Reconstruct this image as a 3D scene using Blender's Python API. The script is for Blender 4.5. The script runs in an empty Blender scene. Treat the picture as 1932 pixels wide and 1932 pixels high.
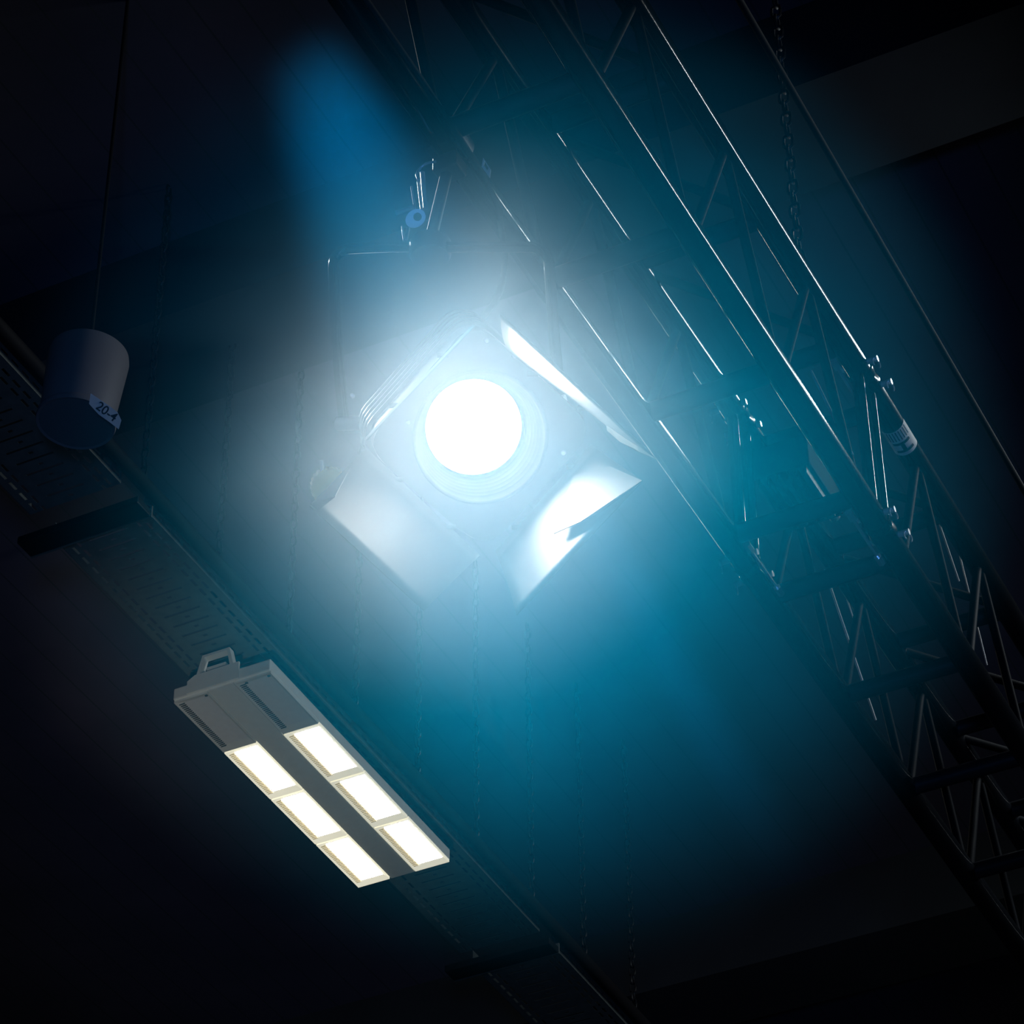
import bpy, math, random
from mathutils import Vector, Matrix
random.seed(4)
V = Vector
PI = math.pi
scn = bpy.context.scene
COL = scn.collection

# ------------------------------------------------------------------ camera
# hall axes: X across the hall, Y along truss and cable tray, Z up
FPX = 5780.0
AX = V((0.89446588, 0.44705929, -0.00829277))    # image right in hall axes
AY = V((-0.2904308, 0.56678594, -0.77097578))    # image down in hall axes
AF = V((-0.33997166, 0.69202001, 0.63681047))    # view direction
CAM = V((0, 0, 1.6))
cd = bpy.data.cameras.new('camera'); cam = bpy.data.objects.new('camera', cd); COL.objects.link(cam)
cd.sensor_width = 36.0; cd.lens = FPX / 1932 * 36.0; cd.clip_start = 0.05; cd.clip_end = 100
m = Matrix.Identity(4)
for i in range(3):
    m[i][0] = AX[i]; m[i][1] = -AY[i]; m[i][2] = -AF[i]; m[i][3] = CAM[i]
cam.matrix_world = m
scn.camera = cam

def ray(px, py):
    return ((px - 966) / FPX * AX + (py - 966) / FPX * AY + AF).normalized()
def at_r(px, py, r): return CAM + ray(px, py) * r
def at_x(px, py, x): d = ray(px, py); return CAM + d * (x / d.x)
def at_y(px, py, y): d = ray(px, py); return CAM + d * (y / d.y)
def at_z(px, py, z): d = ray(px, py); return CAM + d * ((z - 1.6) / d.z)

# ------------------------------------------------------------------ world, exposure
scn.view_settings.view_transform = 'Standard'
scn.view_settings.look = 'None'
scn.view_settings.exposure = 0.0
scn.view_settings.gamma = 1.0
scn.view_settings.use_curve_mapping = False
w = bpy.data.worlds.new('hall_dark'); scn.world = w; w.use_nodes = True
w.node_tree.nodes['Background'].inputs[0].default_value = (0.05, 0.12, 0.6, 1)
w.node_tree.nodes['Background'].inputs[1].default_value = 0.005

def aim(o, p, d, up=V((0, 0, 1))):
    o.location = p
    o.rotation_mode = 'QUATERNION'
    o.rotation_quaternion = d.to_track_quat('-Z', 'Y')
def area(name, p, d, sx, sy, power, col, disk=False):
    l = bpy.data.lights.new(name, 'AREA'); l.energy = power; l.color = col
    l.shape = 'DISK' if disk else 'RECTANGLE'; l.size = sx
    if not disk: l.size_y = sy
    o = bpy.data.objects.new(name, l); COL.objects.link(o); aim(o, p, d); return o
def spot(name, p, d, power, col, ang, blend, rad):
    l = bpy.data.lights.new(name, 'SPOT'); l.energy = power; l.color = col
    l.spot_size = ang; l.spot_blend = blend; l.shadow_soft_size = rad
    o = bpy.data.objects.new(name, l); COL.objects.link(o); aim(o, p, d); return o

# unseen strip inferred from the chords' right-edge glints, shaped to match them
WARM = (1.0, 0.93, 0.78)
area('light_line_right', V((1.0, 6.5, 6.9)), V((-.5, 0, -1)), 0.07, 3.6, 95, (.86, .95, 1))
LUM_FILL = spot('luminaire_fill_light', V((-1.2, 1.0, .6)), V((-3.95, 6.4, 6.9)) - V((-1.2, 1.0, .6)), 520, (1.0, .93, .74), math.radians(12), 1.0, .1)  # added unseen fill that brightens the luminaire body and nearby tray
# added unseen blue fill from below, and a blue beam from the side rig
BLUE_FILL = spot('blue_fill_light', V((0.6, -1.2, 1.2)), at_r(940, 900, 7.5) - V((0.6, -1.2, 1.2)), 430, (0.10, 0.30, .85), math.radians(24), 1.0, 0.25)  # added soft uplight, fading out towards the corners of the view
SIDE = spot('added_side_light', V((-4.3, 4.3, 8.0)), V((-1.45, 3.05, 4.8)) - V((-4.3, 4.3, 8.0)), 230, (.9, .97, 1.0), math.radians(13), .8, .05)  # added unseen spot that puts highlights on clamp rods and yoke
BP = at_r(400, -330, 4.9)
BEAM = spot('blue_beam_light', BP, at_r(1040, 1040, 4.15) - BP, 210, (0.0, 0.66, 1.0), math.radians(24), 1.0, 0.03)

# ------------------------------------------------------------------ materials
def mat(name, col=(.5, .5, .5), rough=.5, metal=0.0, spec=.5, emit=None, es=0.0, noise=0.0, nscale=20, bump=0.0, rvar=0.0):
    mm = bpy.data.materials.new(name); mm.use_nodes = True
    nt = mm.node_tree; b = nt.nodes['Principled BSDF']
    b.inputs['Base Color'].default_value = (*col, 1); b.inputs['Roughness'].default_value = rough
    b.inputs['Metallic'].default_value = metal; b.inputs['Specular IOR Level'].default_value = spec
    if emit:
        b.inputs['Emission Color'].default_value = (*emit, 1); b.inputs['Emission Strength'].default_value = es
    if noise or bump or rvar:
        tc = nt.nodes.new('ShaderNodeTexCoord'); n = nt.nodes.new('ShaderNodeTexNoise')
        n.inputs['Scale'].default_value = nscale; n.inputs['Detail'].default_value = 5
        nt.links.new(tc.outputs['Object'], n.inputs['Vector'])
        if noise:
            r = nt.nodes.new('ShaderNodeMix'); r.data_type = 'RGBA'
            r.inputs['A'].default_value = (*[c * (1 - noise) for c in col], 1)
            r.inputs['B'].default_value = (*[min(1, c * (1 + noise)) for c in col], 1)
            nt.links.new(n.outputs['Fac'], r.inputs['Factor']); nt.links.new(r.outputs['Result'], b.inputs['Base Color'])
        if bump:
            bp = nt.nodes.new('ShaderNodeBump'); bp.inputs['Strength'].default_value = bump; bp.inputs['Distance'].default_value = .01
            nt.links.new(n.outputs['Fac'], bp.inputs['Height']); nt.links.new(bp.outputs['Normal'], b.inputs['Normal'])
        if rvar:
            mr = nt.nodes.new('ShaderNodeMapRange'); mr.inputs['To Min'].default_value = max(0.02, rough - rvar); mr.inputs['To Max'].default_value = rough + rvar
            nt.links.new(n.outputs['Fac'], mr.inputs['Value']); nt.links.new(mr.outputs['Result'], b.inputs['Roughness'])
    return mm

M = {}
M['truss'] = mat('black_truss_paint', (.006, .007, .009), .115, 0, .7, rvar=.02, nscale=30)
M['brace'] = mat('black_brace_paint', (.006, .007, .009), .6, 0, .02)
M['box_matt'] = mat('matt_box', (.010, .011, .013), .75, 0, .1)
M['truss_matt'] = mat('matt_black_bar', (.012, .013, .016), .42, 0, .4, rvar=.06, nscale=30)
M['chrome'] = mat('bright_zinc', (.92, .93, .95), .25, .6, noise=.12, nscale=60)
M['zinc'] = mat('dull_zinc', (.62, .63, .62), .42, .4, noise=.2, nscale=40)
M['galv'] = mat('galvanised_steel', (.17, .2, .19), .5, .35, noise=.35, nscale=30)
M['black'] = mat('black_lantern_paint', (.02, .021, .024), .38, 0, .5, noise=.25, nscale=30)
M['baffle'] = mat('grey_baffle', (.006, .006, .006), .8, 0, 0, noise=.1)
M['rim'] = mat('worn_rim', (.03, .03, .03), .7, 0, 0)
M['leaf'] = mat('heat_worn_black_leaf', (.050, .051, .054), .5, 0, .15, noise=.12, nscale=25)
M['leaf_bare'] = mat('bare_tan_leaf_tip', (.10, .09, .07), .5, 0, .3, noise=.1, nscale=25)
M['yellow'] = mat('yellow_plastic', (.95, .66, .06), .45, 0, .4, noise=.05)
M['lens'] = mat('glowing_fresnel_glass', (.9, .95, 1), .2, emit=(.92, .96, 1.0), es=8.0)
M['led_body'] = mat('light_grey_aluminium', (.75, .76, .70), .55, .1, noise=.08, nscale=40)
M['led_dark'] = mat('grey_gasket', (.10, .10, .09), .6, noise=.1)
M['led_rim'] = mat('cream_reflector_glow', (.80, .76, .60), .5, emit=(1.0, .95, .74), es=.72)  # panel light falling on the rim is put in as emission
M['led_on'] = mat('lit_led_panel', (1, 1, 1), .4, emit=(1.0, .97, .90), es=22.0)
M['led_off'] = mat('unlit_led_panel', (.70, .70, .68), .45, noise=.1, nscale=60)
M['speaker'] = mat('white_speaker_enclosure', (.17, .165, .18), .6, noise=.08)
M['grille'] = mat('speaker_grille', (.12, .14, .15), .6, noise=.2, nscale=200)
M['paper'] = mat('white_label_paper', (.8, .8, .76), .7, noise=.04)
M['ink'] = mat('black_ink', (.01, .01, .012), .6, noise=.1)
M['rubber'] = mat('black_rubber_cable', (.012, .012, .014), .7, 0, .12, noise=.1)
M['concrete'] = mat('painted_concrete', (.045, .05, .055), .85, 0, .1, noise=.25, nscale=3, bump=.15)
M['floor'] = mat('stage_floor', (.025, .026, .03), .6, noise=.3, nscale=4)
M['wallm'] = mat('dark_wall', (.015, .018, .024), .8, noise=.3, nscale=3)

def board_material():
    mm = bpy.data.materials.new('ceiling_boards'); mm.use_nodes = True; nt = mm.node_tree; b = nt.nodes['Principled BSDF']
    tc = nt.nodes.new('ShaderNodeTexCoord'); sp = nt.nodes.new('ShaderNodeSeparateXYZ'); nt.links.new(tc.outputs['Object'], sp.inputs[0])
    # grooves every 0.24 m across X
    mu = nt.nodes.new('ShaderNodeMath'); mu.operation = 'MULTIPLY'; mu.inputs[1].default_value = 1 / .13; nt.links.new(sp.outputs['X'], mu.inputs[0])
    fr = nt.nodes.new('ShaderNodeMath'); fr.operation = 'FRACT'; nt.links.new(mu.outputs[0], fr.inputs[0])
    lt = nt.nodes.new('ShaderNodeMath'); lt.operation = 'LESS_THAN'; lt.inputs[1].default_value = .05; nt.links.new(fr.outputs[0], lt.inputs[0])
    n = nt.nodes.new('ShaderNodeTexNoise'); n.inputs['Scale'].default_value = 2.2; n.inputs['Detail'].default_value = 6; nt.links.new(tc.outputs['Object'], n.inputs['Vector'])
    r = nt.nodes.new('ShaderNodeMix'); r.data_type = 'RGBA'; r.inputs['A'].default_value = (.05, .06, .09, 1); r.inputs['B'].default_value = (.15, .13, .18, 1)
    nt.links.new(n.outputs['Fac'], r.inputs['Factor'])
    g = nt.nodes.new('ShaderNodeMix'); g.data_type = 'RGBA'; g.inputs['B'].default_value = (.07, .08, .095, 1)
    nt.links.new(lt.outputs[0], g.inputs['Factor']); nt.links.new(r.outputs['Result'], g.inputs['A']); nt.links.new(g.outputs['Result'], b.inputs['Base Color'])
    b.inputs['Roughness'].default_value = .9
    return mm
M['boards'] = board_material()

# ------------------------------------------------------------------ mesh builder
class MB:
    def __init__(s): s.v = []; s.f = []
    def add(s, vs, fs):
        o = len(s.v); s.v += [V(p) for p in vs]; s.f += [tuple(i + o for i in f) for f in fs]; return s
    def box(s, a, b):
        x0, y0, z0 = a; x1, y1, z1 = b
        return s.add([(x0, y0, z0), (x1, y0, z0), (x1, y1, z0), (x0, y1, z0), (x0, y0, z1), (x1, y0, z1), (x1, y1, z1), (x0, y1, z1)],
                     [(0, 3, 2, 1), (4, 5, 6, 7), (0, 1, 5, 4), (1, 2, 6, 5), (2, 3, 7, 6), (3, 0, 4, 7)])
    def obox(s, c, u, v, w_):   # oriented box from half vectors
        c, u, v, w_ = V(c), V(u), V(v), V(w_)
        vs = [c + a * u + b * v + d * w_ for d in (-1, 1) for (a, b) in ((-1, -1), (1, -1), (1, 1), (-1, 1))]
        return s.add(vs, [(0, 3, 2, 1), (4, 5, 6, 7), (0, 1, 5, 4), (1, 2, 6, 5), (2, 3, 7, 6), (3, 0, 4, 7)])
    def tube(s, pts, r, n=16, cap=True, radii=None):
        pts = [V(p) for p in pts]; o = len(s.v)
        t = (pts[1] - pts[0]).normalized()
        a = t.orthogonal().normalized()
        for i, p in enumerate(pts):
            if i == 0: t = (pts[1] - pts[0])
            elif i == len(pts) - 1: t = (pts[-1] - pts[-2])
            else: t = (pts[i + 1] - pts[i]).normalized() + (pts[i] - pts[i - 1]).normalized()
            t.normalize(); a = (a - t * a.dot(t)).normalized(); b = t.cross(a)
            rr = radii[i] if radii else r
            for k in range(n):
                th = 2 * PI * k / n; s.v.append(p + (a * math.cos(th) + b * math.sin(th)) * rr)
        for i in range(len(pts) - 1):
            for k in range(n):
                k2 = (k + 1) % n; s.f.append((o + i * n + k, o + i * n + k2, o + (i + 1) * n + k2, o + (i + 1) * n + k))
        if cap:
            s.f.append(tuple(o + k for k in range(n))[::-1]); s.f.append(tuple(o + (len(pts) - 1) * n + k for k in range(n)))
        return s
    def lathe(s, c, ax, u, prof, n=64, closed=False):  # prof: (radius, height) along ax
        c, ax, u = V(c), V(ax), V(u); v = ax.cross(u); o = len(s.v); L = len(prof)
        for (r, h) in prof:
            for k in range(n):
                th = 2 * PI * k / n; s.v.append(c + ax * h + (u * math.cos(th) + v * math.sin(th)) * r)
        rng = range(L) if closed else range(L - 1)
        for i in rng:
            j = (i + 1) % L
            for k in range(n):
                k2 = (k + 1) % n; s.f.append((o + i * n + k, o + i * n + k2, o + j * n + k2, o + j * n + k))
        return s
    def disc(s, c, ax, u, r, n=64):
        c, ax, u = V(c), V(ax), V(u); v = ax.cross(u)
        return s.add([c + (u * math.cos(2 * PI * k / n) + v * math.sin(2 * PI * k / n)) * r for k in range(n)], [tuple(range(n))])
    def slab(s, poly, nrm, t):  # polygon with thickness t centred
        k = len(poly); nrm = V(nrm)
        a = [V(p) + nrm * t / 2 for p in poly]; b = [V(p) - nrm * t / 2 for p in poly]
        fs = [tuple(range(k)), tuple(range(2 * k - 1, k - 1, -1))] + [(i, k + i, k + (i + 1) % k, (i + 1) % k) for i in range(k)]
        return s.add(a + b, fs)
    def ribbon(s, pts, wv, tv):  # rectangular bar along pts; wv, tv(i) half vectors
        o = len(s.v); n = len(pts)
        for i, p in enumerate(pts):
            t = tv[i]; 
            for (a, b) in ((-1, -1), (1, -1), (1, 1), (-1, 1)): s.v.append(V(p) + wv * a + t * b)
        for i in range(n - 1):
            for k in range(4):
                k2 = (k + 1) % 4; s.f.append((o + i * 4 + k, o + i * 4 + k2, o + i * 4 + 4 + k2, o + i * 4 + 4 + k))
        s.f.append((o, o + 3, o + 2, o + 1)); e = o + (n - 1) * 4; s.f.append((e, e + 1, e + 2, e + 3)); return s
    def build(s, name, material, parent=None, smooth=False, base=None, mods=()):
        off = V((0, 0, 0))
        q = parent
        while q is not None: off += q.location; q = q.parent
        if base is not None: off = V(base)
        me = bpy.data.meshes.new(name); me.from_pydata([tuple(p - off) for p in s.v], [], s.f); me.validate()
        me.materials.append(material)
        import bmesh
        bm = bmesh.new(); bm.from_mesh(me); bmesh.ops.recalc_face_normals(bm, faces=bm.faces); bm.to_mesh(me); bm.free()
        if smooth:
            for p in me.polygons: p.use_smooth = True
            try: me.set_sharp_from_angle(angle=math.radians(40))
            except Exception: pass
        o = bpy.data.objects.new(name, me); COL.objects.link(o)
        if base is not None: o.location = V(base)
        if parent: o.parent = parent
        for (t, kw) in mods:
            md = o.modifiers.new(t.lower(), t)
            for k, v_ in kw.items(): setattr(md, k, v_)
        return o
def tag(o, label=None, cat=None, group=None, kind=None):
    if label: o['label'] = label
    if cat: o['category'] = cat
    if group: o['group'] = group
    if kind: o['kind'] = kind
    return o
def empty(name, loc, label=None, cat=None, group=None):
    o = bpy.data.objects.new(name, None); COL.objects.link(o); o.location = V(loc); o.empty_display_size = .1
    return tag(o, label, cat, group)
def copy_tree(o, parent=None):
    c = o.copy(); COL.objects.link(c)
    if parent: c.parent = parent
    for ch in list(o.children): copy_tree(ch, c)
    return c
X, Y, Z = V((1, 0, 0)), V((0, 1, 0)), V((0, 0, 1))

# ------------------------------------------------------------------ the hall shell
HZ = 8.3
def struct(name, mb, m_): o = mb.build(name, m_); o['kind'] = 'structure'; return o
struct('ceiling', MB().box((-9, -5, HZ), (8, 15, HZ + .2)), M['boards'])
struct('floor', MB().box((-9, -5, -.2), (8, 15, 0)), M['floor'])
struct('wall_left', MB().box((-9.2, -5, 0), (-9, 15, HZ)), M['wallm'])
struct('wall_right', MB().box((8, -5, 0), (8.2, 15, HZ)), M['wallm'])
struct('wall_back', MB().box((-9, 15, 0), (8, 15.2, HZ)), M['wallm'])
struct('wall_front', MB().box((-9, -5.2, 0), (8, -5, HZ)), M['wallm'])
struct('trim_1', MB().box((-9, 5.62, 7.98), (8, 6.02, HZ)), M['concrete'])     # concrete cross beam
struct('trim_2', MB().box((-9, 9.9, 7.98), (8, 10.3, HZ)), M['concrete'])
M['concrete'].name = 'painted_concrete'
# dark conduit running across under the ceiling
cz = 8.2; ca = at_z(240, 752, cz)
tag(MB().tube([(-4.75, ca.y, cz), (-3.9, ca.y, cz)], .03, 12).build('conduit', M['truss_matt'], smooth=True),
    'dark conduit running across the ceiling behind the round speaker', 'conduit')

# ------------------------------------------------------------------ box truss
XL, XR, ZL, ZU, TR = -1.6335, -1.3645, 5.283, 5.668, .025
def truss(loc, y0, y1, crosses, label, joint_end):
    t = empty('lighting_truss', loc, label, 'truss', 'two lengths of one black lighting truss')
    for (x, z) in ((XL, ZL), (XR, ZL), (XL, ZU), (XR, ZU)):
        MB().tube([(x, y0 + .02, z), (x, y1 - .02, z)], TR, 32).build('chord', M['truss'], t, True)
        for (ye, dd) in ((y0, 1), (y1, -1)):
            if (ye == y1) == (joint_end == 'far') :
                # conical coupler receiver at the joint
                MB().tube([(x, ye + dd * .02, z), (x, ye + dd * .012, z), (x, ye - dd * .012, z)], 0, 24, True, [TR * 1.12, TR * 1.12, TR * .98]).build('coupler', M['truss'], t, True)
    for yc in crosses:
        for z in (ZL, ZU):
            MB().tube([(XL, yc, z + .004), (XR, yc, z + .004)], .019, 20).build('cross_bar', M['truss_matt'], t, True)
    ys = sorted(crosses)
    for a, b in zip(ys[:-1], ys[1:]):
        mid = (a + b) / 2
        for x in (XL, XR):
            MB().tube([(x, a + .012, ZL), (x, mid, ZU)], .0095, 12).build('brace', M['brace'], t, True)
            MB().tube([(x, mid, ZU), (x, b - .012, ZL)], .0095, 12).build('brace', M['brace'], t, True)
        # flat zigzag in the top face
        MB().tube([(XL, a + .012, ZU), (XR, b - .012, ZU)], .0095, 12).build('brace', M['brace'], t, True)
    yj = y1 if joint_end == 'far' else y0
    for x in (XL, XR):
        MB().tube([(x, yj + (-.03 if joint_end == 'far' else .03), ZL), (x, yj + (-.03 if joint_end == 'far' else .03), ZU)], .012, 14).build('post', M['truss'], t, True)
    return t
PY = .3945
c1 = [4.262 - k * PY for k in range(0, 9)]
JY = 4.362
truss((XL, 1.1, ZL), 1.05, JY - .002, c1, 'nearer length of black box truss, the one carrying the lit spotlight', 'far')
c2 = [4.470 + k * .372 for k in range(0, 8)]
TRUSS_FAR = truss((XL, JY, ZL), JY + .002, 7.15, c2, 'farther length of black box truss beyond the pinned joint', 'near')
# joint hardware: drift pins with spring clips on each corner
def joint_pin(x, y, z, s, label):
    t = empty('coupler_pin', (x, y, z), label, 'truss pin', 'spring-clipped pins at the truss joint')
    MB().tube([(x - s * .034, y, z), (x + s * .046, y, z)], .0065, 12).build('pin', M['chrome'], t, True)
    pts = []
    for k in range(14):
        th = -PI * .2 + PI * 1.5 * k / 13
        pts.append((x + s * (.042 + .004 * math.cos(th)), y + .011 * math.cos(th), z - .011 + .012 * math.sin(th)))
    MB().tube(pts, .0016, 8).build('spring_clip', M['chrome'], t, True)
for (x, s, n1) in ((XL, -1, 'lamp side'), (XR, 1, 'far side')):
    for (z, n2) in ((ZL, 'lower'), (ZU, 'upper')):
        for (dy, n3) in ((-.038, 'nearer'), (.038, 'farther')):
            joint_pin(x, JY + dy, z, s, '%s shiny clipped pin in the %s chord of the truss joint, %s' % (n3, n2, n1))
# bolted flange plates with hex bolts inside the joint
for (x, z, nm) in ((XL, ZL, 'lamp side lower'), (XR, ZL, 'far side lower'), (XR, ZU, 'far side upper')):
    t = empty('joint_bolt', (x, JY, z), 'small zinc hex bolt pair on the %s corner of the truss joint' % nm, 'bolt', 'bolts at the truss joint')
    for dy in (-.075, .075):
        sx = .03 if x == XL else -.03
        MB().tube([(x + sx, JY + dy - .012, z - .015), (x + sx, JY + dy + .012, z - .015)], .008, 6).build('bolt_head', M['chrome'], t)
    MB().tube([(x + sx, JY - .08, z - .015), (x + sx, JY + .08, z - .015)], .0035, 8).build('bolt_shank', M['chrome'], t, True)

# label wrapped round the chord (curved sticker)
def wrap_patch(x, z, r, y0, y1, a0, a1, n=14):
    mb = MB(); vs = []
    for i in range(n + 1):
        a = a0 + (a1 - a0) * i / n
        for yy in (y0, y1): vs.append((x + r * math.cos(a), yy, z + r * math.sin(a)))
    return mb.add(vs, [(2 * i, 2 * i + 1, 2 * i + 3, 2 * i + 2) for i in range(n)])
ly = at_z(1700, 820, ZU).y; X2 = XR; ZLb = ZU; t2 = TRUSS_FAR
d2r = math.radians
lab = wrap_patch(X2, ZU, TR + .0008, ly - .042, ly + .035, d2r(-150), d2r(5)).build('label', M['paper'], t2, True)
lab['label'] = 'white printed label'
ink = MB()
for k in range(9):
    a = d2r(-140 + k * 14); ink.add(wrap_patch(X2, ZU, TR + .0014, ly - .040, ly - .012, a, a + d2r(5), 3).v, [(0, 1, 3, 2), (2, 3, 5, 4), (4, 5, 7, 6)])
ink.build('bar_lines', M['ink'], lab)
def wp(y0, y1, a0, a1):
    p = wrap_patch(X2, ZU, TR + .0015, ly + y0, ly + y1, d2r(a0), d2r(a1), 8); return p
ch = MB()
for args in ((-.006, .001, -120, -35), (.018, .025, -120, -35), (.001, .018, -88, -70)):
    q = wp(*args); ch.add(q.v, q.f)
ch.build('lettering', M['ink'], lab)

# lone pipes: two steep pipes painted as bright edge glints and a side rail
def pipe(name, p0, p1, r, label, m_='truss', group=None):
    tag(MB().tube([p0, p1], r, 20).build(name, M[m_], None, True, base=p0), label, 'pipe', group)
def ext(p, q, a, b): d = q - p; return p + d * a, p + d * b
M['wire'] = mat('painted_pipe_glint', (.95, .95, .95), .35, .1, .5)  # bright thin tubes standing in for highlights along pipe edges
for (q0, q1, z, rr, lb) in (((1556, 1075), (1652, 1358), 5.692, .0024, 'bright painted pipe glint crossing the lower ladder bars of the farther truss'),
                            ((1580, 1076), (1620, 1196), 5.692, .0015, 'short thinner painted pipe glint just beside the bright one in the truss'),
                            ((1768, 975), (1809, 1096), 6.0, .0021, 'short painted pipe glint at the right edge beyond the truss'),
                            ((1794, 980), (1862, 1254), 6.0, .0018, 'long painted pipe glint at the right edge beyond the truss')):
    a_, b_ = at_z(*q0, z), at_z(*q1, z)
    tag(MB().tube([a_, b_], rr, 8).build('wire_and_glint', M['wire'], None, True, base=a_), lb, 'wire rope', 'slanting painted pipe glints')
pA = at_z(1595, 345, 6.0)
pipe('side_rail', V((pA.x, 2.6, 6.0)), V((pA.x, 8.5, 6.0)), .007, 'faint dark rail running along the far right side of the rig', 'box_matt')

# steel wire rope sling inside the truss
a_ = at_z(1530, 700, 5.55); b_ = at_z(1608, 858, 5.35)
tag(MB().tube([a_, b_], .003, 8).build('wire_and_glint', M['zinc'], None, True, base=a_), 'thin steel wire rope crossing the truss side', 'wire rope')

# small lantern stowed inside the truss ladder (finned box)
SL = at_z(1497, 905, 5.60)
t = empty('dimmer_box', SL, 'dark finned metal box mounted inside the truss ladder', 'electrical box')
bx = MB().box((SL.x - .06, SL.y - .07, SL.z - .03), (SL.x + .06, SL.y + .12, SL.z + .05)); bx.build('housing', M['box_matt'], t, mods=[('BEVEL', dict(width=.006, segments=3))])
for k in range(6):
    xx = SL.x - .05 + k * .02
    MB().box((xx - .002, SL.y - .065, SL.z - .05), (xx + .002, SL.y + .09, SL.z - .028)).build('fin', M['truss_matt'], t, mods=[('BEVEL', dict(width=.001, segments=2))])
MB().tube([(SL.x + .03, SL.y + .12, SL.z), (SL.x + .03, SL.y + .15, SL.z)], .012, 16).build('connector', M['zinc'], t, True)

# ------------------------------------------------------------------ spotlight
RL = 4.5
O = at_r(907, 825, RL); S = RL / FPX
rd = ray(907, 825)
W = (AX * .12 + AY * .17 - rd * .978).normalized()     # optical axis, out of the lens
U = (AX - W * AX.dot(W)).normalized(); D = W.cross(U)
if D.dot(AY) < 0: D = -D
def L(a, b, c=0): return O + U * (a * S) + D * (b * S) + W * c
def Lp(px, py, c):       # where a sight line meets the plane c in front of the rim
    d = ray(px, py); return CAM + d * ((O + W * c - CAM).dot(W) / d.dot(W))
sp = empty('stage_spotlight', O, 'lit white stage spotlight with barn doors hanging from the truss', 'spotlight')
RR = 125 * S; RLN = 92 * S; DEP = .09
# ribbed snout inside: stepped rings narrowing towards the lens
prof = [(RR * 1.0, 0.0), (RR * .985, -.004)]
n = 7
for k in range(n):
    r0 = RR * .975 - (RR * .975 - RLN * 1.02) * k / n; h0 = -.012 - (DEP - .014) * k / n
    r1 = RR * .975 - (RR * .975 - RLN * 1.02) * (k + 1) / n; h1 = -.012 - (DEP - .014) * (k + 1) / n
    prof += [(r0, h0), (r0 - (r0 - r1) * .25, h0 - (h0 - h1) * .75), (r1, h1)]
MB().lathe(O, W, U, prof, 96).build('baffle_tube', M['baffle'], sp, True)
rim = MB()
ring = [(RR + .0032 * math.cos(2 * PI * k / 10), .0032 * math.sin(2 * PI * k / 10)) for k in range(10)]
rim.lathe(O, W, U, ring, 96, closed=True); rim.build('front_rim', M['rim'], sp, True)
lens = MB()
lp = [(0.0001, .012), (RLN * .3, .011), (RLN * .6, .008), (RLN * .85, .004), (RLN * 1.01, 0)]
lens.lathe(O - W * DEP, W, U, lp[::-1], 96); lens.build('lens', M['lens'], sp, True)
SPOT = area('spotlight_lamp', O - W * (DEP - .016), W, RLN * 1.9, 0, 10, (1.0, .92, .86), True)
SPOT.visible_camera = True
# housing: round-cornered body behind the front plate
BD = .30
def rsq(half, rad, n=6):
    out = []
    for (sx, sy, a0) in ((1, 1, 0), (-1, 1, 90), (-1, -1, 180), (1, -1, 270)):
        for k in range(n + 1):
            a = math.radians(a0 + 90 * k / n)
            out.append((sx * (half - rad) + rad * math.cos(a), sy * (half - rad) + rad * math.sin(a)))
    return out
body = MB(); H = 158 * S
outl = rsq(H, .04); K = len(outl)
e1 = U * .74 + D * .67; e2 = U * .67 - D * .74
secs = [(-.012, 1.0), (-.03, 1.0), (-.22, 1.0), (-.27, .9), (-.31, .72)]
for (h, sc) in secs:
    for (a, b) in outl: body.v.append(O + e1 * (a * sc) + e2 * (b * sc) + W * h)
for i in range(len(secs) - 1):
    for k in range(K):
        k2 = (k + 1) % K; body.f.append((i * K + k, i * K + k2, (i + 1) * K + k2, (i + 1) * K + k))
body.f.append(tuple((len(secs) - 1) * K + k for k in range(K)))
body.build('housing', M['black'], sp, True)
# front plate with round opening
fp = MB(); nn = 4 * (6 + 1)
inner = [O + (U * math.cos(2 * PI * k / nn) + D * math.sin(2 * PI * k / nn)) * (RR + .001) for k in range(nn)]
import cmath
K = 96; ang0 = [2 * PI * k / K for k in range(K)]
def sq_at(a):
    d = U * math.cos(a) + D * math.sin(a); x, y = d.dot(e1.normalized()), d.dot(e2.normalized())
    p_ = 7; r_ = H / ((abs(x) ** p_ + abs(y) ** p_) ** (1 / p_)); return O + d * r_
pl_o = [sq_at(a) for a in ang0]
pl_i = [O + (U * math.cos(a) + D * math.sin(a)) * (RR + .001) for a in ang0]
for hh in (-.006, -.012):
    fp.v += [p + W * hh for p in pl_o] + [p + W * hh for p in pl_i]
for k in range(K):
    k2 = (k + 1) % K
    fp.f += [(k, k2, K + k2, K + k), (2 * K + k, 3 * K + k, 3 * K + k2, 2 * K + k2), (k, 2 * K + k, 2 * K + k2, k2), (K + k, K + k2, 3 * K + k2, 3 * K + k)]
fp.build('front_plate', M['black'], sp)
# cooling ribs on the body
K = len(outl)
for h in (-.07, -.10, -.13, -.16, -.19):
    rb = MB(); o2 = rsq(H + .006, .042)
    for dh in (-.003, .003):
        for (a, b) in o2: rb.v.append(O + e1 * a + e2 * b + W * (h + dh))
        for (a, b) in outl: rb.v.append(O + e1 * a * .99 + e2 * b * .99 + W * (h + dh))
    for k in range(K):
        k2 = (k + 1) % K
        rb.f += [(k, k2, K + k2, K + k), (2 * K + k, 3 * K + k, 3 * K + k2, 2 * K + k2), (k, 2 * K + k, 2 * K + k2, k2)]
    rb.build('cooling_rib', M['black'], sp)
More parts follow.
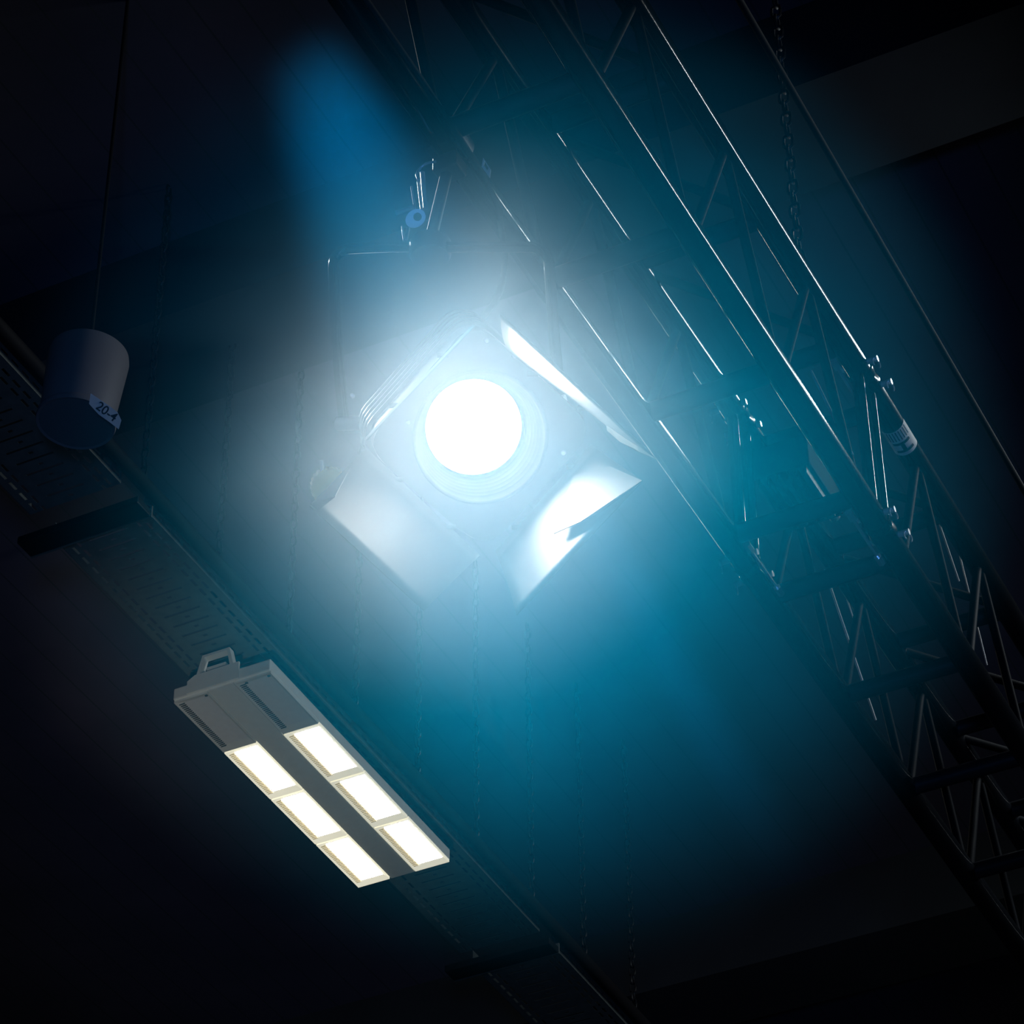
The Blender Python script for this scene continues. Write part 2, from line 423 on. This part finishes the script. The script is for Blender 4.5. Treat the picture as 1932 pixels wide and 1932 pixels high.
# barn doors
def leaf(poly, name='barn_door_leaf', m_='leaf', parent=sp, t=.0014):
    n_ = (poly[1] - poly[0]).cross(poly[2] - poly[0]).normalized()
    return MB().slab(poly, n_, t).build(name, M[m_], parent)
def grid_leaf(h0, h1, o0, o1, bow, name='barn_door_leaf', m_='leaf', nu=12, nv=8, corner=.0, parent=sp):
    # sheet metal leaf slightly bowed; hinge h0-h1, outer edge o0-o1
    mb = MB(); nrm = ((h1 - h0).cross(o0 - h0)).normalized()
    for j in range(nv + 1):
        v = j / nv
        for i in range(nu + 1):
            u = i / nu
            uu = .5 + (u - .5) * (1 - corner * max(0, v - .8) / .2 * (1 if True else 0))
            p = (h0.lerp(h1, uu)).lerp(o0.lerp(o1, uu), v)
            mb.v.append(p + nrm * (bow * math.sin(PI * v)))
    for j in range(nv):
        for i in range(nu):
            a = j * (nu + 1) + i; mb.f.append((a, a + 1, a + nu + 2, a + nu + 1))
    return mb.build(name, M[m_], parent, True, mods=[('SOLIDIFY', dict(thickness=.0014, offset=0))])
# upper right leaf, almost edge-on
l1 = grid_leaf(Lp(958, 662, .004), Lp(1150, 806, .004), Lp(944, 592, .15), Lp(1239, 866, .15), .004, corner=.0)
f1 = leaf([Lp(1143, 795, .07), Lp(1190, 818, .12), Lp(1239, 866, .152), Lp(1205, 853, .125), Lp(1170, 833, .09), Lp(1146, 812, .06)], 'flap', 'leaf_bare', l1)
f1['label'] = 'tan bare metal tip'
# lower right leaf with folded-back side flap
l2 = grid_leaf(Lp(1115, 838, .004), Lp(935, 1040, .004), Lp(1212, 907, .20), Lp(975, 1160, .20), -.004)
f2 = leaf([Lp(1082, 898, .034), Lp(1150, 880, .094), Lp(1212, 907, .208), Lp(1137, 963, .184), Lp(1095, 985, .168), Lp(1045, 1007, .130)], 'flap', 'leaf', l2)
# lower left leaf and its side flap
l3 = grid_leaf(Lp(690, 845, .004), Lp(905, 1048, .004), Lp(585, 955, .155), Lp(800, 1152, .155), .004)
f4 = leaf([Lp(586, 951, .157), Lp(664, 878, .07), Lp(655, 893, .09), Lp(632, 937, .16), Lp(600, 962, .16)], 'flap', 'leaf', l3)
# upper left leaf, seen along its own plane
l4 = grid_leaf(Lp(688, 828, .004), Lp(893, 612, .004), Lp(692, 831, .10), Lp(896, 616, .10), -.001)
# hinges
for (a, b) in ((( 1005, 705), (1100, 770)), ((1080, 880), (975, 995)), ((750, 905), (850, 995)), ((745, 765), (835, 670))):
    for q in (a, b):
        c_ = Lp(*q, .006)
        MB().tube([c_ - U * .008, c_ + U * .008], .004, 10).build('hinge', M['black'], sp, True)
# screws on the front plate
for (px, py) in ((770, 797), (918, 643), (970, 672), (1063, 855), (1150, 806), (665, 747)):
    c_ = Lp(px, py, -.004)
    MB().lathe(c_, W, U, [(.0038, -.003), (.0038, .001), (.0025, .003), (.0003, .0036)], 12).build('screw', M['chrome'], sp, True)
# yellow lock knob by the lower left leaf
kc = Lp(622, 918, -.015)
kn = MB(); pk = []
for h in (-.012, .012):
    for k in range(48):
        r_ = .027 * (1 + (.05 if k % 2 else 0)); th = 2 * PI * k / 48
        kn.v.append(kc + U * (r_ * math.cos(th)) + D * (r_ * math.sin(th)) + W * h)
kn.f += [(k, (k + 1) % 48, 48 + (k + 1) % 48, 48 + k) for k in range(48)] + [tuple(range(48))[::-1], tuple(range(48, 96))]
o = kn.build('lock_knob', M['yellow'], sp); o['label'] = 'yellow ribbed knob'
MB().tube([Lp(607, 868, -.01), Lp(608, 892, -.01)], .0028, 10).build('knob_pin', M['zinc'], o, True)

def smooth_path(p, k=6):
    out = []
    for i in range(len(p) - 1):
        p0 = p[max(i - 1, 0)]; p1 = p[i]; p2 = p[i + 1]; p3 = p[min(i + 2, len(p) - 1)]
        for j in range(k):
            t = j / k
            out.append(.5 * ((2 * p1) + (p2 - p0) * t + (2 * p0 - 5 * p1 + 4 * p2 - p3) * t * t + (3 * p1 - p0 - 3 * p2 + p3) * t ** 3))
    out.append(p[-1]); return out
# yoke: tube in the vertical plane through the pivots
YP = (O - W * .15).y
def yk(px, py): return at_y(px, py, YP)
path = [(650, 800), (643, 740), (637, 660), (631, 560), (629, 510)]
for k in range(1, 7):
    a = PI - PI / 2 * k / 6; path.append((663 + 34 * math.cos(a), 503 - 34 * math.sin(a)))
path += [(740, 466), (840, 466), (930, 466), (990, 466)]
for k in range(1, 7):
    a = PI / 2 - PI / 2 * k / 6; path.append((1000 + 36 * math.cos(a), 502 - 36 * math.sin(a)))
path += [(1040, 560), (1046, 640), (1052, 700), (1056, 760)]
pts = [yk(*q) for q in path]
tv = []
for i in range(len(pts)):
    t = (pts[min(i + 1, len(pts) - 1)] - pts[max(i - 1, 0)]).normalized(); tv.append(t.cross(Y).normalized() * .003)
MB().tube(smooth_path(pts, 4), .0088, 20).build('yoke', M['truss'], sp, True)
cb = O - W * .15
for q in (pts[0], pts[-1]):
    d = (cb - q); d.y = 0; d.normalize()
    MB().tube([q - d * .012, q + d * .05], .011, 16).build('pivot_bolt', M['zinc'], sp, True)
# hook clamp between yoke and chord
yc = yk(812, 466); clx = XL
top = V((XL, YP, ZL))
MB().lathe(yc - Z * .004, Z, X, [(.0005, -.02), (.03, -.02), (.034, -.012), (.034, .010), (.02, .018), (.0005, .018)], 32).build('yoke_boss', M['black'], sp, True)
clamp = MB()
arc = []
for k in range(19):
    a = math.radians(-50 + 250 * k / 18); arc.append(V((XL + (TR + .006) * math.cos(a), YP, ZL + (TR + .006) * math.sin(a))))
tvv = [ (p - top).normalized() * .005 for p in arc]
clamp.ribbon(arc, Y * .02, tvv); clamp.build('hook_clamp', M['black'], sp, True)
low = yc + Z * .015; hi = V((XL, YP, ZL - TR - .012))
MB().tube([low, low.lerp(hi, .45), hi], .010, 16, True).build('spigot', M['black'], sp, True)
MB().obox(hi - Z * .015, X * .022, Y * .02, Z * .016).build('clamp_block', M['black'], sp, mods=[('BEVEL', dict(width=.004, segments=3))])
def rod(a, b, r, name, dy=-.02, m_='chrome', par=sp):
    return MB().tube([at_y(*a, YP + dy), at_y(*b, YP + dy)], r, 12).build(name, M[m_], par, True)
rod((797, 326), (803, 393), .0042, 'clamp_bolt'); rod((790, 345), (796, 396), .0030, 'clamp_bolt', -.015)
rod((748, 402), (782, 391), .0048, 'wing_handle'); rod((776, 352), (784, 402), .0018, 'wing_handle', -.02, 'zinc')
# eye plate
ec = at_y(784, 412, YP - .02)
ep = MB(); eu = (AX * .8 - AY * .6).normalized(); ed = (AX * .6 + AY * .8).normalized()
N_ = 28; ro = []; ri = []
for k in range(N_):
    a = 2 * PI * k / N_; ro.append(ec + (eu * math.cos(a) * 1.25 + ed * math.sin(a)) * .014); ri.append(ec + eu * .004 + (eu * math.cos(a) + ed * math.sin(a)) * .0068)
nr = eu.cross(ed)
for q in (ro, ri):
    ep.v += [p + nr * .0015 for p in q] + [p - nr * .0015 for p in q]
for k in range(N_):
    k2 = (k + 1) % N_
    ep.f += [(k, k2, 2 * N_ + k2, 2 * N_ + k), (N_ + k, 3 * N_ + k, 3 * N_ + k2, N_ + k2), (k, N_ + k, N_ + k2, k2), (2 * N_ + k, 2 * N_ + k2, 3 * N_ + k2, 3 * N_ + k)]
ep.build('eye_plate', M['zinc'], sp)
rod((770, 430), (766, 452), .003, 'eye_bolt', -.02, 'zinc'); rod((759, 427), (762, 454), .0018, 'eye_bolt', -.02)

# safety wire looping from the clamp over the chord
sw = [at_y(*q, YP - .03) for q in ((790, 340), (786, 331), (789, 322), (795, 315), (803, 309), (813, 306), (822, 305))]
tag(MB().tube(sw, .0022, 10).build('safety_wire', M['chrome'], None, True, base=sw[0]), 'short shiny safety wire looped at the top of the hook clamp', 'safety wire')
# white luggage tag hanging near the clamp, with a diamond window
tc_ = at_y(917, 317, YP + .05)
tg = MB(); pts_o = [at_y(*q, YP + .05) for q in ((912, 298), (926, 320), (924, 336), (909, 315))]
pts_i = [at_y(*q, YP + .05) for q in ((914, 304), (922, 318), (920, 322), (913, 312))]
for q in (pts_o, pts_i): tg.v += [p - Y * .001 for p in q] + [p + Y * .001 for p in q]
for k in range(4):
    k2 = (k + 1) % 4
    tg.f += [(k, k2, 8 + k2, 8 + k), (4 + k, 12 + k, 12 + k2, 4 + k2), (k, 4 + k, 4 + k2, k2), (8 + k, 8 + k2, 12 + k2, 12 + k)]
tag(tg.build('cable_tag', M['paper'], None, base=tc_), 'small pale tag with a hole hanging beside the clamp', 'tag')
# black supply cable from lantern up to the truss and along it
b0 = O - W * .30
cp = [b0, b0 - W * .05, b0 - W * .10 + Z * .08, V((XL - .02, YP + .22, ZL - .14)), V((XL + .005, YP + .18, ZL - .035)), V((XL + .03, YP + .05, ZL - .028)), V((XL + .032, YP - .3, ZL - .01)), V((XL + .03, YP - 1.2, ZL))]
tag(MB().tube(smooth_path(cp), .0055, 12).build('power_cable', M['rubber'], None, True, base=b0), 'black supply cable running from the spotlight up along the truss', 'cable')

# ------------------------------------------------------------------ cable tray
TX0, TX1, TZ = -4.112, -3.815, 7.05
def tray(y0, y1, label):
    t = empty('cable_tray', (TX0, y0, TZ), label, 'cable tray', 'perforated cable tray lengths')
    xb = [0, .022, .031, .045, .054, .085, .141, .156, .205, .243, .252, .266, .275, .297]
    yb = [0, .008, .017, .024, .033, .034, .042, .05]
    P = .05; n = int((y1 - y0) / P)
    def hole(i, j):
        xm = (xb[i] + xb[i + 1]) / 2; ym = (yb[j] + yb[j + 1]) / 2
        if .085 < xm < .205 and ym < .008: return True
        if .141 < xm < .156 and .024 < ym < .033: return True
        if (.022 < xm < .031 or .266 < xm < .275) and .008 < ym < .042: return True
        if (.045 < xm < .054 or .243 < xm < .252) and not (.017 < ym < .033): return True
        return False
    mb = MB(); nx = len(xb)
    for k in range(n):
        o = len(mb.v)
        for yy in yb:
            for xx in xb: mb.v.append(V((TX0 + xx, y0 + k * P + yy, TZ)))
        for j in range(len(yb) - 1):
            for i in range(nx - 1):
                if not hole(i, j):
                    a = o + j * nx + i; mb.f.append((a, a + 1, a + nx + 1, a + nx))
    mb.build('perforated_base', M['galv'], t, mods=[('SOLIDIFY', dict(thickness=.0015, offset=1))])
    for x in (TX0, TX1):
        sw_ = MB(); zb = [0, .018, .027, .05, .06]
        for k in range(n):
            o = len(sw_.v)
            for yy in (0, .008, .042, .05):
                for zz in zb: sw_.v.append(V((x, y0 + k * P + yy, TZ + zz)))
            for j in range(3):
                for i in range(4):
                    if not (i == 1 and j == 1):
                        a = o + j * 5 + i; sw_.f.append((a, a + 1, a + 6, a + 5))
        sw_.build('side_rail', M['galv'], t, mods=[('SOLIDIFY', dict(thickness=.0015, offset=0))])
    return t
tray(2.72, 5.36, 'perforated cable tray length above the round speaker, nearest the camera')
tray(5.44, 7.95, 'perforated cable tray length carrying the lit high bay luminaire')
tray(8.03, 10.6, 'perforated cable tray length beyond the lit luminaire')
for (yj, nm) in ((5.40, 'between the round speaker and the luminaire'), (7.99, 'beyond the lit end of the luminaire')):
    t = empty('tray_bracket', (TX0, yj, TZ - .02), 'dark cross bar under the tray joint %s' % nm, 'bracket', 'tray joint brackets')
    MB().box((TX0 - .07, yj - .035, TZ - .045), (TX1 + .03, yj + .035, TZ - .02)).build('cross_channel', M['truss_matt'], t, mods=[('BEVEL', dict(width=.004, segments=2))])
    MB().box((TX0 - .07, yj + .036, TZ - .044), (TX1 + .03, yj + .042, TZ - .004)).build('lip', M['galv'], t)

# dark cable bundle lying along the right-hand tray edge
tag(MB().tube([(TX1 + .035, 3.0, TZ + .03), (TX1 + .035, 10.4, TZ + .03)], .022, 16).build('cable_bundle', M['rubber'], None, True, base=(TX1, 3, TZ)),
    'thick black cable bundle running alongside the perforated tray', 'cable')

# chains from the ceiling to the tray edge
def chain_mesh(length, pitch=.034, wire=.0035, wdt=.0105):
    mb = MB(); k = int(length / pitch)
    for i in range(k):
        zc = -(i + .5) * pitch; u = X if i % 2 else Y
        pts = []; hl = pitch * .62 - wdt * .5
        for j in range(12):
            a = 2 * PI * j / 12
            pts.append(u * (wdt * math.cos(a)) + Z * (zc + math.sin(a) * wdt + (hl * .55 if math.sin(a) > 0.01 else -hl * .55 if math.sin(a) < -.01 else 0)))
        pts.append(pts[0]); 
        mb.tube(pts, wire, 5, False)
    return mb
def chain(x, y, ztop, zbot, label, m_='zinc', group='hanging chains'):
    o = chain_mesh(ztop - zbot).build('hanging_chain', M[m_], None, True, base=None)
    o.location = (x, y, ztop); return tag(o, label, 'chain', group)
names = ['nearest the round speaker', 'second along from the round speaker', 'third along from the round speaker', 'reaching down beside the bracket end of the luminaire',
         'beside the first pair of lit panels', 'beside the last pair of lit panels', 'just beyond the lit luminaire', 'second beyond the lit luminaire', 'third beyond the lit luminaire']
src = chain(TX1 + .006, 5.415, HZ, TZ + .06, 'steel chain holding the cable tray, ' + names[0], 'truss_matt', 'chains holding the cable tray')
for i in range(1, 9):
    c_ = src.copy(); COL.objects.link(c_); c_.location.y = 5.415 + .409 * i
    c_['label'] = 'steel chain holding the cable tray, ' + names[i]
pc = at_r(1478, 170, 6.6); pd = at_x(1500, 400, pc.x)
chain(pc.x, pc.y, HZ, ZU + .03 + .2, 'dim steel hoist chain hanging above the right side of the truss', 'truss_matt', None)

# ------------------------------------------------------------------ LED high bay
LX0, LX1, LY0, LY1, LZ = -4.104, -3.776, 6.085, 7.217, 6.90
hb = empty('high_bay_luminaire', ((LX0 + LX1) / 2, LY0, LZ), 'long pale ceiling luminaire with six lit panels under the cable tray', 'luminaire')
MB().box((LX0, LY0, LZ + .004), (LX1, LY1, LZ + .045)).build('body', M['led_body'], hb, mods=[('BEVEL', dict(width=.004, segments=2))])
XA, XB = LX0 + .116, LX0 + .205          # central channel
MB().box((XA + .002, LY0 + .004, LZ - .001), (XB - .002, LY1 + .0, LZ + .006)).build('centre_channel', M['led_body'], hb)
ys = [LY0 + .006, LY0 + .292, LY0 + .292 + .28, LY0 + .292 + .56, LY1]
def module(x0, x1, y0, y1, lit):
    # shallow framed tray: cream rim, recessed panel, fine louvre teeth along the left border
    fr = MB(); z = LZ - .004; bw = .010; bl = .028
    inn = [(x0 + bl, y0 + .012), (x1 - .008, y0 + .012), (x1 - .008, y1 - .030), (x0 + bl, y1 - .030)]
    out_ = [(x0, y0), (x1, y0), (x1, y1), (x0, y1)]
    fr.v += [V((a, b, z)) for a, b in out_] + [V((a, b, z + .003)) for a, b in inn] + [V((a, b, z + .010)) for a, b in out_]
    for k in range(4):
        k2 = (k + 1) % 4; fr.f += [(k, k2, 4 + k2, 4 + k), (k, 8 + k, 8 + k2, k2)]
    o_ = fr.build('panel_frame' if lit else 'blank_frame', M['led_rim'] if lit else M['led_body'], hb)
    MB().add([V((a, b, z + .0028)) for a, b in inn], [(0, 1, 2, 3)]).build('light_panel' if lit else 'blank_panel', M['led_on'] if lit else M['led_off'], o_)
    th = MB(); nt_ = int((y1 - y0 - .03) / .0085)
    for k in range(nt_):
        yy = y0 + .014 + k * .0085
        th.box((x0 + .009, yy, z - .0012), (x0 + bl - .001, yy + .003, z + .003))
    th.build('louvre', M['led_dark'] if not lit else M['led_rim2'], o_)
M['led_rim2'] = mat('tan_louvre_glow', (.55, .47, .30), .5, emit=(1.0, .85, .5), es=.22)  # panel light on the teeth put in as weak emission
for (xa, xb) in ((LX0 + .001, XA - .002), (XB + .002, LX1 - .001)):
    for k in range(4):
        module(xa, xb, ys[k] + (.002 if k else 0), ys[k + 1] - .004, k > 0)
# end plate and hanging bracket
MB().add([(LX0 + .05, LY0 - .004, LZ + .006), (XB + .02, LY0 - .004, LZ + .006), (XB + .02, LY0 - .004, LZ + .065), (LX0 + .075, LY0 - .004, LZ + .065), (LX0 + .05, LY0 - .004, LZ + .05)], [(0, 1, 2, 3, 4)]).build('end_plate', M['led_body'], hb, mods=[('SOLIDIFY', dict(thickness=.006, offset=0))])
br = MB(); q = [(LX0 + .085, LZ + .062), (LX0 + .10, LZ + .125), (LX0 + .185, LZ + .125), (LX0 + .20, LZ + .062)]
pb = [V((a, LY0 + .005, b)) for a, b in q]
cen = V((LX0 + .142, LY0, LZ + .07))
br.ribbon(pb, Y * .012, [(p - cen).normalized() * .006 for p in pb]); br.build('hanging_bracket', M['led_body'], hb)
MB().box((LX0 + .11, LY0 + .0, LZ + .075), (LX0 + .175, LY0 + .018, LZ + .085)).build('bracket_tab', M['led_body'], hb)
for (sx, sy) in ((LX0 + .105, LY0 + .016), (XB + .036, LY0 + .016), (LX1 - .012, LY0 + .016)):
    MB().box((sx - .004, sy - .003, LZ - .006), (sx + .004, sy + .003, LZ - .003)).build('clip', M['led_dark'], hb)

# ------------------------------------------------------------------ round speaker at the left
sc = at_r(143, 797, 7.8)
sa = (Z + X * .03 + Y * .02).normalized()
sa = (V((0, 0, 1)) + AX * (.07)).normalized()
su = sa.orthogonal().normalized()
RS = .100
spk = empty('ceiling_speaker', sc, 'white cylindrical speaker marked 20-4 hanging at the left edge', 'speaker')
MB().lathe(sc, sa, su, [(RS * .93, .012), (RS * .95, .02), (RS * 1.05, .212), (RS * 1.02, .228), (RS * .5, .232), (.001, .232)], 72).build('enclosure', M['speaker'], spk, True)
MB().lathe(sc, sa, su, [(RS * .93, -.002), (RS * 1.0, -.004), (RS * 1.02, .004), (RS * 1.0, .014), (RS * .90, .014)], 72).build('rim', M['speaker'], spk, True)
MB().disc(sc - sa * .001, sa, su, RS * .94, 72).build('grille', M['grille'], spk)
MB().tube([sc + sa * .23, V(((sc + sa * .23).x, (sc + sa * .23).y, HZ))], .005, 12).build('drop_rod', M['truss_matt'], spk, True)
# tag with the number 20-4 sticking out by the rim
r0 = (sc - CAM).length - .105
tp = [at_r(*q_, r0) for q_ in ((171, 742), (204, 764), (222, 778), (229, 793), (224, 810), (206, 796), (186, 782), (168, 762))]
nrm = (tp[2] - tp[0]).cross(tp[6] - tp[0]).normalized()
tgo = MB().slab(tp, nrm, .001).build('number_tag', M['paper'], spk)
tgo['label'] = 'pale paper tag reading 20-4'
M['paper_dim'] = M['paper']
def text_mesh(s, size, org, xd, yd, m_, parent, name='lettering', base=None):
    cu = bpy.data.curves.new('lettering', 'FONT'); cu.body = s; cu.size = size; cu.align_x = 'CENTER'; cu.align_y = 'CENTER'; cu.extrude = .0004; cu.offset = size * .012
    to = bpy.data.objects.new('lettering', cu); COL.objects.link(to)
    dg = bpy.context.evaluated_depsgraph_get(); me = bpy.data.meshes.new_from_object(to.evaluated_get(dg))
    COL.objects.unlink(to); bpy.data.objects.remove(to)
    xd = xd.normalized(); yd = (yd - xd * yd.dot(xd)).normalized(); zd = xd.cross(yd)
    off = V((0, 0, 0)); q_ = parent
    while q_ is not None: off += q_.location; q_ = q_.parent
    for v in me.vertices: v.co = org + xd * v.co.x + yd * v.co.y + zd * v.co.z - off
    me.materials.clear(); me.materials.append(M[m_])
    o_ = bpy.data.objects.new(name, me); COL.objects.link(o_); o_.parent = parent; return o_
toward = -ray(200, 780)
xd = (AX * .80 + AY * .60)
yd = (AX * .35 - AY * .94)
text_mesh('20-4', .032, at_r(201, 777, r0 - .004), xd, yd, 'ink', tgo)

# ------------------------------------------------------------------ haze
def haze(name, c, r, dens, colr, g, label, scale=(1, 1, 1), sharp=1.6, nz=.5, clear=(0, .6)):
    mb = MB(); n1, n2 = 32, 20
    for i in range(1, n2):
        for k in range(n1):
            a = PI * i / n2; b = 2 * PI * k / n1
            mb.v.append(V(c) + V((math.sin(a) * math.cos(b) * scale[0], math.sin(a) * math.sin(b) * scale[1], math.cos(a) * scale[2])) * r)
    for i in range(n2 - 2):
        for k in range(n1):
            k2 = (k + 1) % n1; mb.f.append((i * n1 + k, i * n1 + k2, (i + 1) * n1 + k2, (i + 1) * n1 + k))
    mb.f.append(tuple(range(n1))[::-1]); mb.f.append(tuple((n2 - 2) * n1 + k for k in range(n1)))
    mm = bpy.data.materials.new(name); mm.use_nodes = True; nt = mm.node_tree; nt.nodes.clear()
    out = nt.nodes.new('ShaderNodeOutputMaterial'); vs = nt.nodes.new('ShaderNodeVolumeScatter'); va = nt.nodes.new('ShaderNodeVolumeAbsorption'); va.inputs['Color'].default_value = (*colr, 1)
    ad = nt.nodes.new('ShaderNodeAddShader'); nt.links.new(vs.outputs[0], ad.inputs[0]); nt.links.new(va.outputs[0], ad.inputs[1]); nt.links.new(ad.outputs[0], out.inputs['Volume'])
    vs.inputs['Color'].default_value = (*colr, 1); vs.inputs['Anisotropy'].default_value = g
    tcn = nt.nodes.new('ShaderNodeTexCoord'); mp = nt.nodes.new('ShaderNodeMapping')
    mp.inputs['Scale'].default_value = tuple(1 / (r * s_) for s_ in scale)
    nt.links.new(tcn.outputs['Object'], mp.inputs['Vector'])
    ln = nt.nodes.new('ShaderNodeVectorMath'); ln.operation = 'LENGTH'; nt.links.new(mp.outputs[0], ln.inputs[0])
    mr = nt.nodes.new('ShaderNodeMapRange'); mr.inputs['From Min'].default_value = 1; mr.inputs['From Max'].default_value = 0
    nt.links.new(ln.outputs['Value'], mr.inputs['Value'])
    pw = nt.nodes.new('ShaderNodeMath'); pw.operation = 'POWER'; pw.inputs[1].default_value = sharp; nt.links.new(mr.outputs[0], pw.inputs[0])
    no = nt.nodes.new('ShaderNodeTexNoise'); no.inputs['Scale'].default_value = 3.2; no.inputs['Detail'].default_value = 3
    nt.links.new(tcn.outputs['Object'], no.inputs['Vector'])
    m2 = nt.nodes.new('ShaderNodeMapRange'); m2.inputs['From Min'].default_value = .3; m2.inputs['From Max'].default_value = .7
    m2.inputs['To Min'].default_value = dens * (1 - nz); m2.inputs['To Max'].default_value = dens * (1 + nz)
    nt.links.new(no.outputs['Fac'], m2.inputs['Value'])
    mu = nt.nodes.new('ShaderNodeMath'); mu.operation = 'MULTIPLY'; nt.links.new(pw.outputs[0], mu.inputs[0]); nt.links.new(m2.outputs[0], mu.inputs[1])
    # density thinned close to the lamp to flatten its glow
    md = nt.nodes.new('ShaderNodeVectorMath'); md.operation = 'DISTANCE'; md.inputs[1].default_value = tuple(O - V(c))
    nt.links.new(tcn.outputs['Object'], md.inputs[0])
    cl = nt.nodes.new('ShaderNodeMapRange'); cl.interpolation_type = 'SMOOTHSTEP'; cl.inputs['From Min'].default_value = clear[0]; cl.inputs['From Max'].default_value = clear[1]
    cl.inputs['To Min'].default_value = .01; nt.links.new(md.outputs['Value'], cl.inputs['Value'])
    mx = nt.nodes.new('ShaderNodeMath'); mx.operation = 'MULTIPLY'; nt.links.new(mu.outputs[0], mx.inputs[0]); nt.links.new(cl.outputs[0], mx.inputs[1])
    nt.links.new(mx.outputs[0], vs.inputs['Density']); nt.links.new(mx.outputs[0], va.inputs['Density'])
    o_ = mb.build(name, mm, None, base=V(c)); return tag(o_, label, 'haze', None, 'stuff')
haze('haze', at_r(970, 890, 4.35), .74, 6.0, (.004, .58, .95), .3, 'wide blue stage haze glowing round the lit spotlight', sharp=1.7, nz=.25, clear=(.18, .78))
haze('glow_haze', at_r(845, 780, 4.25), .43, 4.6, (.93, .91, .92), .3, 'added pale haze giving the white glow in front of the lit spotlight', (1, 1, 1), 1.5, .35, clear=(.06, .74))  # added pale volume that supplies the white glow round the lamp
